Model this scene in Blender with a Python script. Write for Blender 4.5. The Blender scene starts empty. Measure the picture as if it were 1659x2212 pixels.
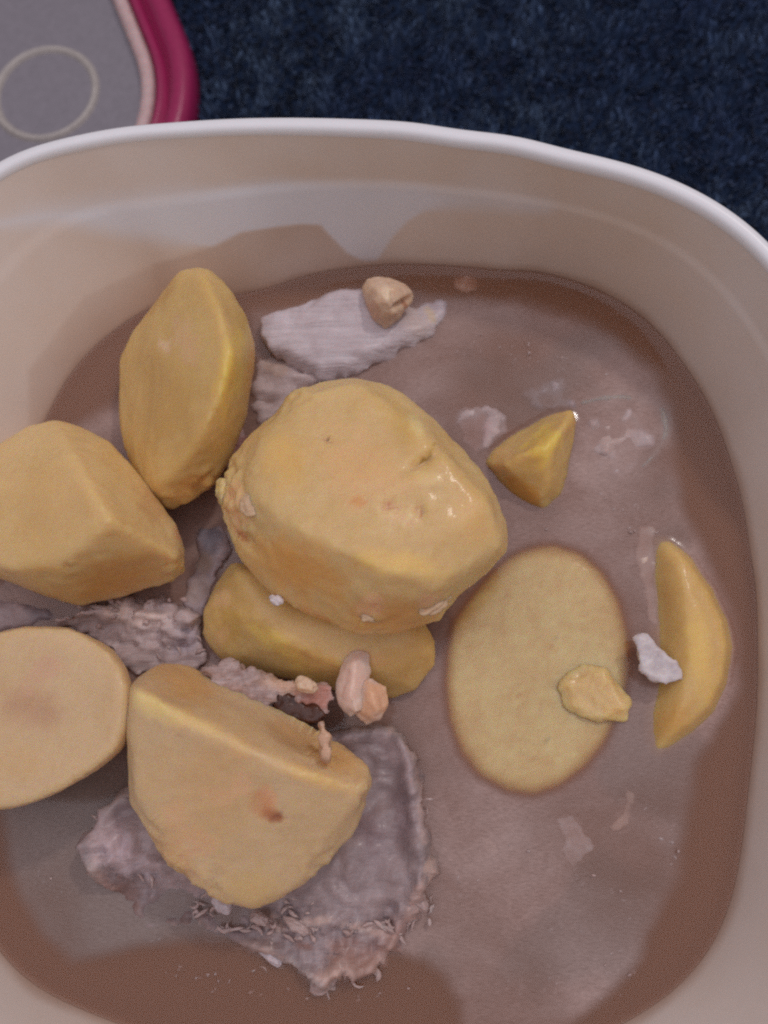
import bpy, bmesh, math, random
import numpy as np
from mathutils import Vector, noise, Matrix
random.seed(7); np.random.seed(7)
C = bpy.context.scene
C.unit_settings.system = 'METRIC'; C.unit_settings.scale_length = 0.01      # one unit is one centimetre

# ------------------------------------------------------------------ camera
CAM = np.array((1.75, -2.35, 17.4)); TX, TY, FOC = 0.250, 0.075, 2500.0 * 1659 / 1920
PW, PH = 1659.0, 2212.0
Rx = np.array([[1,0,0],[0,math.cos(TX),-math.sin(TX)],[0,math.sin(TX),math.cos(TX)]])
Ry = np.array([[math.cos(TY),0,math.sin(TY)],[0,1,0],[-math.sin(TY),0,math.cos(TY)]])
ROT = Ry @ Rx
cd = bpy.data.cameras.new('camera'); cam = bpy.data.objects.new('camera', cd); C.collection.objects.link(cam)
M = Matrix.Identity(4)
for i in range(3):
    for j in range(3): M[i][j] = ROT[i, j]
    M[i][3] = CAM[i]
cam.matrix_world = M
cd.sensor_fit = 'VERTICAL'; cd.sensor_height = 36; cd.lens = FOC / PH * 36
cd.clip_start = 0.5; cd.clip_end = 1000
cd.dof.use_dof = True; cd.dof.focus_distance = 15.9; cd.dof.aperture_fstop = 0.17
C.camera = cam

def at(px, py, z):
    """world point at height z seen at picture position (px, py)"""
    d = ROT @ np.array(((px - PW/2) / FOC, (PH/2 - py) / FOC, -1.0))
    return CAM + d * ((z - CAM[2]) / d[2])
def project(P):
    q = (np.asarray(P) - CAM) @ ROT
    return np.stack([PW/2 + FOC*q[:,0]/-q[:,2], PH/2 - FOC*q[:,1]/-q[:,2]], 1)

# ------------------------------------------------------------------ light
w = bpy.data.worlds.new('World'); C.world = w; w.use_nodes = True
w.node_tree.nodes['Background'].inputs[0].default_value = (0.97, 0.90, 0.88, 1)
w.node_tree.nodes['Background'].inputs[1].default_value = 0.21
def lamp(name, loc, target, size, radiance, col, sy=None, spread=180):
    l = bpy.data.lights.new(name, 'AREA'); l.shape = 'RECTANGLE'; l.size = size; l.size_y = sy or size
    l.energy = radiance * math.pi * size * (sy or size); l.color = col
    o = bpy.data.objects.new(name, l); C.collection.objects.link(o); o.location = loc
    o.rotation_euler = (Vector(target) - Vector(loc)).to_track_quat('-Z', 'Y').to_euler()
    return o
COOL = (1.0, 0.95, 1.07)
lamp('ceiling_light', (5, 10, 190), (5, 10, 0), 215, 1.20, COOL, 205)
lamp('bulb', (60, 75, 130), (0, 0, 0), 9, 185.0, (1.0, 0.93, 0.88))
C.view_settings.view_transform = 'Standard'; C.view_settings.look = 'None'
C.view_settings.exposure = 0; C.view_settings.gamma = 1
cy = C.cycles
cy.max_bounces = 12; cy.volume_bounces = 5; cy.diffuse_bounces = 4; cy.glossy_bounces = 3; cy.transparent_max_bounces = 12
cy.transmission_bounces = 6; cy.caustics_reflective = False; cy.caustics_refractive = False
cy.use_denoising = False; cy.filter_width = 2.2; cy.sample_clamp_indirect = 4

# ------------------------------------------------------------------ helpers
def link(name, me, parent=None, mat=None, smooth=True):
    o = bpy.data.objects.new(name, me); C.collection.objects.link(o)
    if mat: me.materials.append(mat)
    if smooth: me.polygons.foreach_set('use_smooth', [True] * len(me.polygons))
    if parent: o.parent = parent
    return o
def tag(o, label=None, cat=None, group=None, kind=None):
    if label: o['label'] = label
    if cat: o['category'] = cat
    if group: o['group'] = group
    if kind: o['kind'] = kind
    return o
def empty(name, loc):
    o = bpy.data.objects.new(name, None); o.location = loc; o.empty_display_size = 1; C.collection.objects.link(o); return o
def sub(o, p):      # parent keeping world place (parents are unrotated)
    o.parent = p; o.location = Vector(o.location) - Vector(p.location)
def from_arrays(name, V, F):
    me = bpy.data.meshes.new(name); me.from_pydata([tuple(v) for v in V], [], F); me.update(); return me
def co_of(me):
    a = np.empty(len(me.vertices)*3); me.vertices.foreach_get('co', a); return a.reshape(-1, 3)
def no_of(me):
    a = np.empty(len(me.vertices)*3); me.vertices.foreach_get('normal', a); return a.reshape(-1, 3)
def remeshed(me, voxel, smooth):
    o = bpy.data.objects.new('tmp', me); C.collection.objects.link(o)
    m = o.modifiers.new('r', 'REMESH'); m.mode = 'VOXEL'; m.voxel_size = voxel
    if smooth:
        s = o.modifiers.new('s', 'SMOOTH'); s.iterations = smooth; s.factor = 0.5
    dg = bpy.context.evaluated_depsgraph_get()
    out = bpy.data.meshes.new_from_object(o.evaluated_get(dg))
    bpy.data.objects.remove(o); bpy.data.meshes.remove(me); return out
def fbm(P, scale, octaves=3, seed=0.0, stretch=(1,1,1)):
    out = np.zeros(len(P)); off = Vector((seed*13.1, seed*7.7, seed*3.3))
    Q = P * np.array(stretch)
    for i, p in enumerate(Q):
        v = Vector(p) * scale + off; a = 1.0; t = 0.0
        for k in range(octaves):
            t += a * noise.noise(v); v = v * 2.03; a *= 0.5
        out[i] = t
    return out
def set_col(me, name, cols):
    a = me.color_attributes.new(name, 'FLOAT_COLOR', 'POINT')
    a.data.foreach_set('color', np.asarray(cols, dtype=np.float32).ravel())
def smoothstep(a, b, x):
    t = np.clip((x-a)/(b-a), 0, 1); return t*t*(3-2*t)
def in_poly(pts, poly):
    x, y = pts[:,0], pts[:,1]; r = np.zeros(len(pts), bool); n = len(poly)
    for i in range(n):
        x1, y1 = poly[i]; x2, y2 = poly[(i+1) % n]
        c = ((y1 > y) != (y2 > y)) & (x < (x2-x1)*(y-y1)/((y2-y1) or 1e-9)+x1); r ^= c
    return r
def dist_poly(pts, poly):
    d = np.full(len(pts), 1e9); n = len(poly)
    for i in range(n):
        a = np.array(poly[i], float); b = np.array(poly[(i+1) % n], float); ab = b-a
        t = np.clip(((pts-a)@ab)/(ab@ab+1e-9), 0, 1)
        d = np.minimum(d, np.linalg.norm(pts-(a+t[:,None]*ab), axis=1))
    return np.where(in_poly(pts, poly), d, -d)
def dist_line(pts, line):
    d = np.full(len(pts), 1e9)
    for p, q in zip(line[:-1], line[1:]):
        a = np.array(p, float); ab = np.array(q, float)-a; t = np.clip(((pts-a)@ab)/(ab@ab), 0, 1)
        d = np.minimum(d, np.linalg.norm(pts-(a+t[:,None]*ab), axis=1))
    return d
def lin(r, g, b):
    f = lambda c: (c/255/12.92 if c/255 < .04045 else ((c/255+.055)/1.055)**2.4)
    return (f(r), f(g), f(b), 1)

# ------------------------------------------------------------------ materials
class NT:
    def __init__(s, name):
        s.m = bpy.data.materials.new(name); s.m.use_nodes = True; s.t = s.m.node_tree
        s.b = s.t.nodes['Principled BSDF']; s.out = s.t.nodes['Material Output']
    def n(s, typ, **k):
        nd = s.t.nodes.new(typ)
        for a, v in k.items():
            if a.startswith('i_'):
                key = a[2:]; nd.inputs[int(key) if key.isdigit() else key.replace('_', ' ')].default_value = v
            else: setattr(nd, a, v)
        return nd
    def l(s, a, b): s.t.links.new(a, b)
    def coords(s, scale=(1,1,1), rot=(0,0,0)):
        tc = s.n('ShaderNodeTexCoord'); mp = s.n('ShaderNodeMapping'); mp.inputs['Scale'].default_value = scale
        mp.inputs['Rotation'].default_value = rot
        s.l(tc.outputs['Object'], mp.inputs[0]); return mp.outputs[0]
    def noise(s, vec, scale, detail=4, rough=.55, dist=0):
        x = s.n('ShaderNodeTexNoise'); x.inputs['Scale'].default_value = scale; x.inputs['Detail'].default_value = detail
        x.inputs['Roughness'].default_value = rough; x.inputs['Distortion'].default_value = dist; s.l(vec, x.inputs['Vector']); return x.outputs[0]
    def ramp(s, fac, stops):
        r = s.n('ShaderNodeValToRGB'); e = r.color_ramp.elements
        while len(e) < len(stops): e.new(.5)
        for k, (p, c) in enumerate(stops): e[k].position = p; e[k].color = c if len(c) == 4 else (*c, 1)
        s.l(fac, r.inputs[0]); return r.outputs[0]
    def mix(s, fac, a, b, mode='MIX'):
        x = s.n('ShaderNodeMix', data_type='RGBA', blend_type=mode)
        for v, i in ((fac, 0), (a, 6), (b, 7)):
            if isinstance(v, (int, float)): x.inputs[i].default_value = v
            elif isinstance(v, tuple): x.inputs[i].default_value = v if len(v) == 4 else (*v, 1)
            else: s.l(v, x.inputs[i])
        return x.outputs[2]
    def attr(s, name): return s.n('ShaderNodeAttribute', attribute_name=name)
    def bump(s, h, strength, dist, prev=None):
        b = s.n('ShaderNodeBump'); b.inputs['Strength'].default_value = strength; b.inputs['Distance'].default_value = dist
        s.l(h, b.inputs['Height'])
        if prev: s.l(prev, b.inputs['Normal'])
        return b.outputs[0]
    def p(s, **k):
        for a, v in k.items(): s.b.inputs[a.replace('_', ' ')].default_value = v
        return s

def potato_mat(name, base, deep, fibre=(1, 1, 1), rot=0.0):
    s = NT(name); v = s.coords(); n1 = s.noise(v, 0.9, 4)
    col = s.ramp(n1, [(.22, deep), (.60, base)])
    n2 = s.noise(v, 11, 5, .7); col = s.mix(s.ramp(n2, [(.35, (0,0,0)), (.75, (.35,.35,.35))]), col, tuple(min(1, c*1.12) for c in base[:2])+(base[2]*1.5, 1))
    vf = s.coords((3, 26, 10), (0, 0, rot)); nf = s.noise(vf, 1.0, 3, .6)
    col = s.mix(s.ramp(nf, [(.45, (0,0,0)), (.8, (.16,.16,.16))]), col, deep)
    at_ = s.attr('stain_shade'); col = s.mix(at_.outputs['Alpha'], col, at_.outputs['Color'])
    s.l(col, s.b.inputs['Base Color'])
    s.p(Roughness=.40, Subsurface_Weight=.75, Subsurface_Radius=(.5, .3, .10), Subsurface_Scale=.8, Coat_Weight=.08, Coat_Roughness=.12, IOR=1.4)
    s.l(s.bump(s.noise(v, 5, 3, .6), .12, .05), s.b.inputs['Coat Normal'])
    b = s.bump(n2, .16, .02); b = s.bump(nf, .16, .02, b); b = s.bump(s.noise(v, 45, 3, .7), .2, .010, b); s.l(b, s.b.inputs['Normal'])
    return s.m
P_YEL = potato_mat('potato_yellow', (.71, .485, .19, 1), (.64, .40, .12, 1), rot=.35)
P_TAN = potato_mat('potato_tan', (.71, .51, .285, 1), (.66, .45, .225, 1), rot=.1)
P_PEACH = potato_mat('potato_peach', (.77, .545, .25, 1), (.70, .45, .165, 1), rot=.35)
P_OLV = potato_mat('potato_olive', (.80, .63, .27, 1), (.72, .53, .20, 1), rot=-.3)

def meat_mat(name, pale, dark, red, rot=.2, fs=(2.2, 22, 9), fb=.6):
    s = NT(name); v = s.coords(); n1 = s.noise(v, 1.7, 5, .6, .4)
    col = s.ramp(n1, [(.33, dark), (.62, pale)])
    vf = s.coords(fs, (0, 0, rot)); nf = s.noise(vf, 1.0, 4, .65, .6)
    col = s.mix(s.ramp(nf, [(.42, (0,0,0)), (.7, (.30,.30,.30))]), col, dark)
    n3 = s.noise(v, .8, 3); col = s.mix(s.ramp(n3, [(.55, (0,0,0)), (.75, (.5,.5,.5))]), col, red)
    at_ = s.attr('stain_shade'); col = s.mix(at_.outputs['Alpha'], col, at_.outputs['Color'])
    s.l(col, s.b.inputs['Base Color'])
    s.p(Roughness=.45, Subsurface_Weight=.3, Subsurface_Radius=(.2, .1, .08), Subsurface_Scale=.5, Coat_Weight=.15, Coat_Roughness=.2, IOR=1.4)
    b = s.bump(nf, fb, .08); b = s.bump(s.noise(v, 20, 4, .7), .25, .02, b); s.l(b, s.b.inputs['Normal'])
    return s.m
MEAT_PALE = meat_mat('meat_pale', (.66, .58, .61, 1), (.52, .43, .45, 1), (.52, .38, .36, 1), -.12, (1.0, 12, 8), .6)
MEAT_MID = meat_mat('meat_mid', (.60, .48, .47, 1), (.42, .32, .315, 1), (.46, .31, .29, 1), .5, fb=.35)
MEAT_DARK = meat_mat('meat_dark', (.44, .345, .35, 1), (.27, .20, .205, 1), (.38, .25, .23, 1), 1.2, (3, 9, 6), .35)
SHRED = meat_mat('meat_shred', (.60, .47, .45, 1), (.44, .31, .29, 1), (.5, .30, .26, 1), .3)
def soft_mat(name, base, deep, rough=.35, sss=.5, alpha=1.0):
    s = NT(name); v = s.coords(); n = s.noise(v, 4, 4, .6)
    col = s.ramp(n, [(.35, deep), (.65, base)])
    at_ = s.attr('stain_shade'); col = s.mix(at_.outputs['Alpha'], col, at_.outputs['Color'])
    s.l(col, s.b.inputs['Base Color'])
    s.p(Roughness=rough, Subsurface_Weight=sss, Subsurface_Radius=(.3, .2, .12), Subsurface_Scale=.6, IOR=1.4, Alpha=alpha)
    s.l(s.bump(s.noise(v, 16, 4, .6), .3, .03), s.b.inputs['Normal']); return s.m
ONION = soft_mat('onion', (.74, .57, .49, 1), (.66, .46, .36, 1), .3)
ONION_CLEAR = soft_mat('onion_clear', (.55, .50, .46, 1), (.42, .36, .33, 1), .3, .4, .55)
BEAN = soft_mat('bean', (.78, .58, .43, 1), (.68, .46, .31, 1), .38)
CRUMB = soft_mat('crumb', (.74, .52, .35, 1), (.66, .44, .27, 1), .4)
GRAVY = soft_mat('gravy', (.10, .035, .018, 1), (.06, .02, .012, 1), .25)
FLAKE = soft_mat('flake', (.74, .68, .70, 1), (.60, .52, .53, 1), .4)

# white plastic with dried broth film
s = NT('tub_plastic'); a = s.attr('film'); v = s.coords()
sp = s.n('ShaderNodeSeparateColor'); s.l(a.outputs['Color'], sp.inputs[0])
n = s.noise(v, .8, 4, .6); n2 = s.noise(v, 6, 5, .7)
film = s.ramp(n, [(.3, (.74, .60, .51)), (.7, (.77, .64, .56))])
base = s.ramp(n, [(.3, (.78, .76, .79)), (.7, (.81, .79, .84))])
col = s.mix(sp.outputs[0], base, film)
col = s.mix(sp.outputs[1], col, (.50, .34, .265, 1))
s.l(col, s.b.inputs['Base Color']); s.p(Roughness=.38, Subsurface_Weight=.12, Subsurface_Radius=(.4, .3, .25), Subsurface_Scale=.5)
s.l(s.bump(n2, .06, .02), s.b.inputs['Normal']); TUB = s.m
s = NT('rim_plastic'); v = s.coords()
s.l(s.ramp(s.noise(v, 1.2), [(.3, (.87, .86, .90)), (.7, (.90, .89, .94))]), s.b.inputs['Base Color']); s.p(Roughness=.35, Subsurface_Weight=.1, Subsurface_Radius=(.4,.3,.3), Subsurface_Scale=.4); RIM = s.m

# broth: reflecting surface over a cloudy scattering body
s = NT('broth'); s.t.nodes.remove(s.b); v = s.coords()
tr = s.n('ShaderNodeBsdfTransparent'); gl = s.n('ShaderNodeBsdfGlossy'); gl.inputs['Roughness'].default_value = .11
fr = s.n('ShaderNodeFresnel'); fr.inputs['IOR'].default_value = 1.38
hb = s.bump(s.noise(v, 1.1, 2, .4), .06, .12); hb = s.bump(s.noise(v, 22, 3, .5), .10, .008, hb)
s.l(hb, gl.inputs['Normal']); s.l(hb, fr.inputs['Normal'])
mx = s.n('ShaderNodeMixShader'); s.l(fr.outputs[0], mx.inputs[0]); s.l(tr.outputs[0], mx.inputs[1]); s.l(gl.outputs[0], mx.inputs[2])
# paler diffuse layer over the middle, its outline kept as a vertex colour mask
at_ = s.attr('pale_mask'); sk_ = s.n('ShaderNodeSeparateColor'); s.l(at_.outputs['Color'], sk_.inputs[0])
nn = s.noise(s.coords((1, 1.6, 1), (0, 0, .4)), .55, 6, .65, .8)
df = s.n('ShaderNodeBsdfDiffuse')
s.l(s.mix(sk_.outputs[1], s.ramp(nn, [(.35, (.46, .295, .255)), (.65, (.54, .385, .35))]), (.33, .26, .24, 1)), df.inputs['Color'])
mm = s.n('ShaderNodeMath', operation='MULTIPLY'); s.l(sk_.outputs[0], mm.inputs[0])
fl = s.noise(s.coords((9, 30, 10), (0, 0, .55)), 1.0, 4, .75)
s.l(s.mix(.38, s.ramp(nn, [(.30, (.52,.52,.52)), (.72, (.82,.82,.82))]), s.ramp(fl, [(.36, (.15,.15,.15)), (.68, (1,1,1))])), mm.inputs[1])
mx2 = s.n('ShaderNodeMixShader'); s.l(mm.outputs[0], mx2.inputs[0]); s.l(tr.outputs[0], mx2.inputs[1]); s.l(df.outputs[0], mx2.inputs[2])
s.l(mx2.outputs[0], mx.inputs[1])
s.l(mx.outputs[0], s.out.inputs['Surface'])
vs = s.n('ShaderNodeVolumePrincipled'); vs.inputs['Density'].default_value = 9.0
vs.inputs['Color'].default_value = (.765, .49, .325, 1); vs.inputs['Anisotropy'].default_value = 0.0
s.l(vs.outputs[0], s.out.inputs['Volume']); BROTH = s.m

# ------------------------------------------------------------------ container outlines (radial about the tub's centre)
SOUP = [(652,733),(802,686),(910,665),(1014,658),(1131,667),(1447,706),(1620,799),(1713,926),(1757,985),(1802,1098),(1861,1296),(1891,1543),(1893,1770),(1871,1915),(1848,2110),(1821,2276),(1749,2415),(1665,2487),(1555,2542),(0,2386),(84,2462),(211,2517),(316,2555),(270,849),(190,912),(148,980),(127,1043)]
RIMP = [(0,399),(231,341),(492,308),(723,299),(960,304),(1220,336),(1481,393),(1654,443),(1770,498),(1920,613)]
K = 1659/1920
YAW, HR = -0.081, 2.75
def superr(th, a, n, asp=1.035):
    c, s_ = np.abs(np.cos(th - YAW)), np.abs(np.sin(th - YAW))
    return ((c/a)**n + (s_/(a*asp))**n) ** (-1/n)
def outline(pts, z, a, n, extra=0):
    P = np.array([at(x*K, y*K, z)[:2] for x, y in pts]); th = np.arctan2(P[:,1], P[:,0]); r = np.hypot(P[:,0], P[:,1])
    corr = r / superr(th, a, n); TH = np.linspace(-math.pi, math.pi, 721)[:-1]
    d = np.abs((TH[:,None] - th[None] + math.pi) % (2*math.pi) - math.pi)
    wt = np.exp(-(d/.13)**2); base = .02
    f = ((wt*corr).sum(1) + base) / (wt.sum(1) + base)
    return TH, superr(TH, a, n) * f
TH, RS = outline(SOUP, 0, 6.7, 2.95)
_, RR = outline(RIMP, HR, 8.15, 3.2)
print('soup r range', RS.min(), RS.max(), 'rim', RR.min(), RR.max())
def ring(R, z): return np.stack([R*np.cos(TH), R*np.sin(TH), np.full(len(TH), z)], 1)
def loft(name, rings, close_bottom=False, close_top=False, wrap=False):
    n = len(TH); V = np.concatenate(rings); F = []
    K_ = len(rings)
    for k in range(K_ if wrap else K_-1):
        a_, b_ = k*n, ((k+1) % K_)*n
        for i in range(n):
            j = (i+1) % n; F.append((a_+i, a_+j, b_+j, b_+i))
    if close_bottom: F.append(tuple(range(n-1, -1, -1)))
    if close_top: F.append(tuple((K_-1)*n + i for i in range(n)))
    return from_arrays(name, V, F)

RIMW = .27                      # width of the rolled rim, seen from above
RI = RR - RIMW                  # inner wall meets the rim here
BOT = -4.2
def wall_r(z, inner=True):      # radius of the inner wall at height z
    if z >= 0:
        t = z / HR
        return RS + (RI - RS) * (t ** 1.12)
    t = z / BOT
    return RS * (1 - .10*t - .16*t**6)
def ledge(z):                   # the seal step just below the rim
    return .035 * smoothstep(HR-1.0, HR-.8, z)
zs = list(np.linspace(BOT, -.2, 16)) + list(np.linspace(-.1, HR, 90))
tub = empty('food_container', (0, 0, BOT-.25))
tag(tub, 'white rounded square plastic tub filled with brown potato and meat stew', 'food container')
ins = [ring(wall_r(z) + (ledge(z) - .035 if z > 0 else 0) * (z/HR if z > 0 else 1), z) for z in zs]
outs = [ring(wall_r(z) + .16, z) for z in reversed(list(np.linspace(BOT-.2, HR-.3, 14)))]
me = loft('wall', ins)
Pw = co_of(me); pj = project(Pw)
CLEAN = [(-40,490),(60,462),(250,432),(600,392),(900,402),(1180,452),(1060,440),(975,446),(915,456),(880,478),(848,512),(815,562),(790,566),(752,548),(716,512),(692,486),(650,484),(600,490),(520,502),(462,532),(390,530),(250,505),(130,478)]
FILM2 = [(462,532),(520,502),(600,490),(650,484),(692,486),(716,512),(752,548),(790,566),(800,640),(500,760),(300,820),(60,1000),(60,800),(180,640),(330,570)]
dcl = dist_poly(pj, CLEAN)
nz = fbm(Pw, .9, 3, 1)
soft = 3 + 26*smoothstep(480, 330, pj[:,0]) + 26*smoothstep(900, 1050, pj[:,0]) + 18*smoothstep(470, 430, pj[:,1])
film = 1 - smoothstep(-soft, soft, dcl)
film *= .92 + .12*nz
film *= 1 - .25*smoothstep(250, -50, pj[:,0]) * smoothstep(500, 900, pj[:,1])
film *= 1 - .25*smoothstep(1450, 1700, pj[:,0] + .12*pj[:,1])
d2 = dist_poly(pj, FILM2); red = smoothstep(-6, 8, d2) * (.46 + .10*nz)
red = np.where(pj[:,0] < 330, red*smoothstep(-60, 60, d2), red)
band = smoothstep(.30, .02, Pw[:,2] + .06*fbm(Pw, 1.5, 2, 4)); red = np.clip(np.maximum(red, band*.75), 0, 1)
front = smoothstep(2000, 2100, pj[:,1]); red = np.clip(red + front*.0, 0, 1)
set_col(me, 'film', np.stack([np.clip(film, 0, 1), red, 0*film, 1+0*film], 1))
wo = link('wall', me, tub, TUB); wo.location = (0, 0, -tub.location.z)
mo = loft('outer_wall', outs, close_top=False)
oo = link('outer_wall', mo, tub, RIM); oo.location = (0, 0, -tub.location.z)
mf = loft('base', [ring(wall_r(BOT)-.02, BOT+.01), ring(wall_r(BOT)*.0+.01, BOT+.01)])
fo = link('base', mf, tub, RIM); fo.location = (0, 0, -tub.location.z)
mu = loft('underside', [ring(wall_r(BOT-.2)+.16, BOT-.2), ring(RS*0+.01, BOT-.2)])
uo = link('underside', mu, tub, RIM); uo.location = (0, 0, -tub.location.z)
prof = [(-.02, -.30), (-.02, -.02), (.01, .06), (.06, .105), (.135, .12), (.21, .105), (.26, .06), (.285, -.02), (.285, -.45), (.24, -.47), (.15, -.47), (.14, -.30)]
mr = loft('rim', [ring(RI + dx, HR + dz) for dx, dz in prof], wrap=True)
ro = link('rim', mr, tub, RIM); ro.location = (0, 0, -tub.location.z)

# ------------------------------------------------------------------ broth
bz = list(np.linspace(BOT+.05, -.02, 10))
rings_ = [ring(wall_r(z) + .04, z) for z in bz]
rings_ += [ring(wall_r(0) + .06, .02), ring(RS - .015, .045), ring(RS - .08, .015), ring(RS - .18, .004)]
rings_ += [ring((RS-.18)*f, 0) for f in np.linspace(.99, .01, 150)]
mb = loft('broth', rings_, close_bottom=True, close_top=True)
PALE_AREA = [(560,690),(700,660),(800,630),(900,645),(1000,655),(1110,655),(1230,690),(1330,742),(1400,805),(1440,880),(1455,1000),(1478,1120),(1520,1200),(1580,1330),(1590,1480),(1500,1640),(1484,1727),(1458,1895),(1391,2014),(1375,2070),(1300,2150),(1200,2230),(1015,2260),(1002,2160),(965,2100),(915,2066),(860,2050),(600,2000),(300,2040),(219,2062),(157,2073),(110,2020),(44,1930),(15,1785),(-40,1600),(-60,1300),(60,1000),(250,880),(420,860),(540,800)]
Pb = co_of(mb); pjb = project(Pb); db = dist_poly(pjb, PALE_AREA) + 12*fbm(Pb, .9, 4, 21)
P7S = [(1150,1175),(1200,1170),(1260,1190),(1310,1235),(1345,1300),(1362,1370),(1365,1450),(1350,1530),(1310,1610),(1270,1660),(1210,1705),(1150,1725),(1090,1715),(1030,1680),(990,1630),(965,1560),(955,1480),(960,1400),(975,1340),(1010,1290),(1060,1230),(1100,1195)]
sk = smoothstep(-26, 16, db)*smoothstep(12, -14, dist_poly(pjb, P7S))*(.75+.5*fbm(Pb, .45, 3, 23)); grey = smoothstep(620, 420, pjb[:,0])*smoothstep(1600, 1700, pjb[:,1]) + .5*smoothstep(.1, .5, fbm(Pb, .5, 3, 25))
set_col(mb, 'pale_mask', np.stack([np.clip(sk, 0, 1), np.clip(grey, 0, 1), 0*sk, 1+0*sk], 1))
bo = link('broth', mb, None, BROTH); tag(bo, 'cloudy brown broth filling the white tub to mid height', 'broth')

# ------------------------------------------------------------------ food builders
def stain_shade(o, spots, edge=None):
    """patches of another colour on the surface: (x, y, radius, colour, strength[, stretch, angle])"""
    me = o.data; P = co_of(me) + np.array(o.location); pj = project(P); cols = np.zeros((len(P), 4)); cols[:, :3] = .3
    wob = fbm(P, 3.5, 3, 9)
    for sp in spots:
        x, y, r, c, st = sp[:5]; k = sp[5] if len(sp) > 5 else 1; an = math.radians(sp[6]) if len(sp) > 6 else 0
        dx, dy = pj[:,0]-x, pj[:,1]-y
        u = dx*math.cos(an)+dy*math.sin(an); v_ = (-dx*math.sin(an)+dy*math.cos(an))*k
        d = np.hypot(u, v_)/r + wob*(.55 if r < 70 else .28)
        a_ = st*smoothstep(1.1, .45 if r < 70 else .2, d); c = np.minimum(np.array(lin(*c)[:3])*1.45, .9)
        A = cols[:, 3]; na = a_ + A*(1-a_)
        cols[:, :3] = np.where(na[:,None] > 1e-4, (c*a_[:,None] + cols[:, :3]*(A*(1-a_))[:,None]) / np.maximum(na[:,None], 1e-4), cols[:, :3]); cols[:, 3] = na
    if edge:
        poly, wd, c, st = edge; c = np.minimum(np.array(lin(*c)[:3])*1.45, .9)
        a_ = st*smoothstep(wd, wd*.25, dist_poly(pj, poly) + wd*.7*wob)*smoothstep(-.1, .45, fbm(P, 1.3, 2, 31)+.35)
        cols[:, :3] = c*a_[:,None] + cols[:, :3]*(1-a_)[:,None]; cols[:, 3] = a_ + cols[:, 3]*(1-a_)
    set_col(me, 'stain_shade', cols)
def finish(name, me, mat, label, cat, group=None, spots=(), dents=(), rough=.02, rs=2.5, seed=1, lumps=.0, ls=1.0, stretch=(1,1,1), parent=None, zwarp=None, edge=None, fray=()):
    P = co_of(me); N = no_of(me)
    if zwarp:
        pj = project(P); k = smoothstep(.25, .7, N[:,2]); P[:,2] += k*zwarp(pj, P)
    d = rough*fbm(P, rs, 4, seed, stretch) + .010*fbm(P, 7, 2, seed+2)
    if lumps: d += lumps*fbm(P, ls, 2, seed+5)
    pj = project(P)
    if fray:
        fz = fbm(P, 5.5, 3, seed+11); fz2 = np.abs(fbm(P, 3.0, 2, seed+12))
        for (x, y, r_, am) in fray:
            g = np.exp(-((pj[:,0]-x)**2+(pj[:,1]-y)**2)/(r_*r_)); d += am*g*(fz*.8 + fz2*.6)
    for (x, y, rx, ry, an, dep) in dents:
        an = math.radians(an); dx, dy = pj[:,0]-x, pj[:,1]-y
        u = (dx*math.cos(an)+dy*math.sin(an))/rx; v_ = (-dx*math.sin(an)+dy*math.cos(an))/ry
        d -= dep*np.exp(-(u*u+v_*v_)) * (N[:,2] > .1)
    P = P + N*d[:,None]
    ctr = (P.max(0)+P.min(0))/2; ctr[2] = P[:,2].min()
    me.vertices.foreach_set('co', (P-ctr).ravel()); me.update()
    o = link(name, me, None, mat); o.location = ctr
    if parent: sub(o, parent)
    if cat: tag(o, label, cat, group)
    stain_shade(o, spots, edge) if not parent else stain_shade_child(o, spots, ctr)
    return o
def stain_shade_child(o, spots, ctr):
    loc = Vector(o.location); o.location = ctr; stain_shade(o, spots); o.location = loc
def hull(points, voxel=.075, smooth=4):
    bm = bmesh.new()
    for p in points: bm.verts.new(at(*p))
    r = bmesh.ops.convex_hull(bm, input=bm.verts)
    bmesh.ops.delete(bm, geom=[g for g in set(r['geom_interior']) | set(r['geom_unused']) if isinstance(g, bmesh.types.BMVert)], context='VERTS')
    bmesh.ops.recalc_face_normals(bm, faces=bm.faces)
    me = bpy.data.meshes.new('hull'); bm.to_mesh(me); bm.free(); return remeshed(me, voxel, smooth)
def shrink(sil, f, z):
    cx = sum(p[0] for p in sil)/len(sil); cy_ = sum(p[1] for p in sil)/len(sil)
    return [(cx+(x-cx)*f, cy_+(y-cy_)*f, z) for x, y, *_ in sil]
def chunk(sil, zs_, top, zb, fb=.82, voxel=.075, smooth=4):
    pts = [(p[0], p[1], p[2] if len(p) > 2 else zs_) for p in sil] + list(top) + shrink(sil, fb, zb)
    return hull(pts, voxel, smooth)
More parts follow.
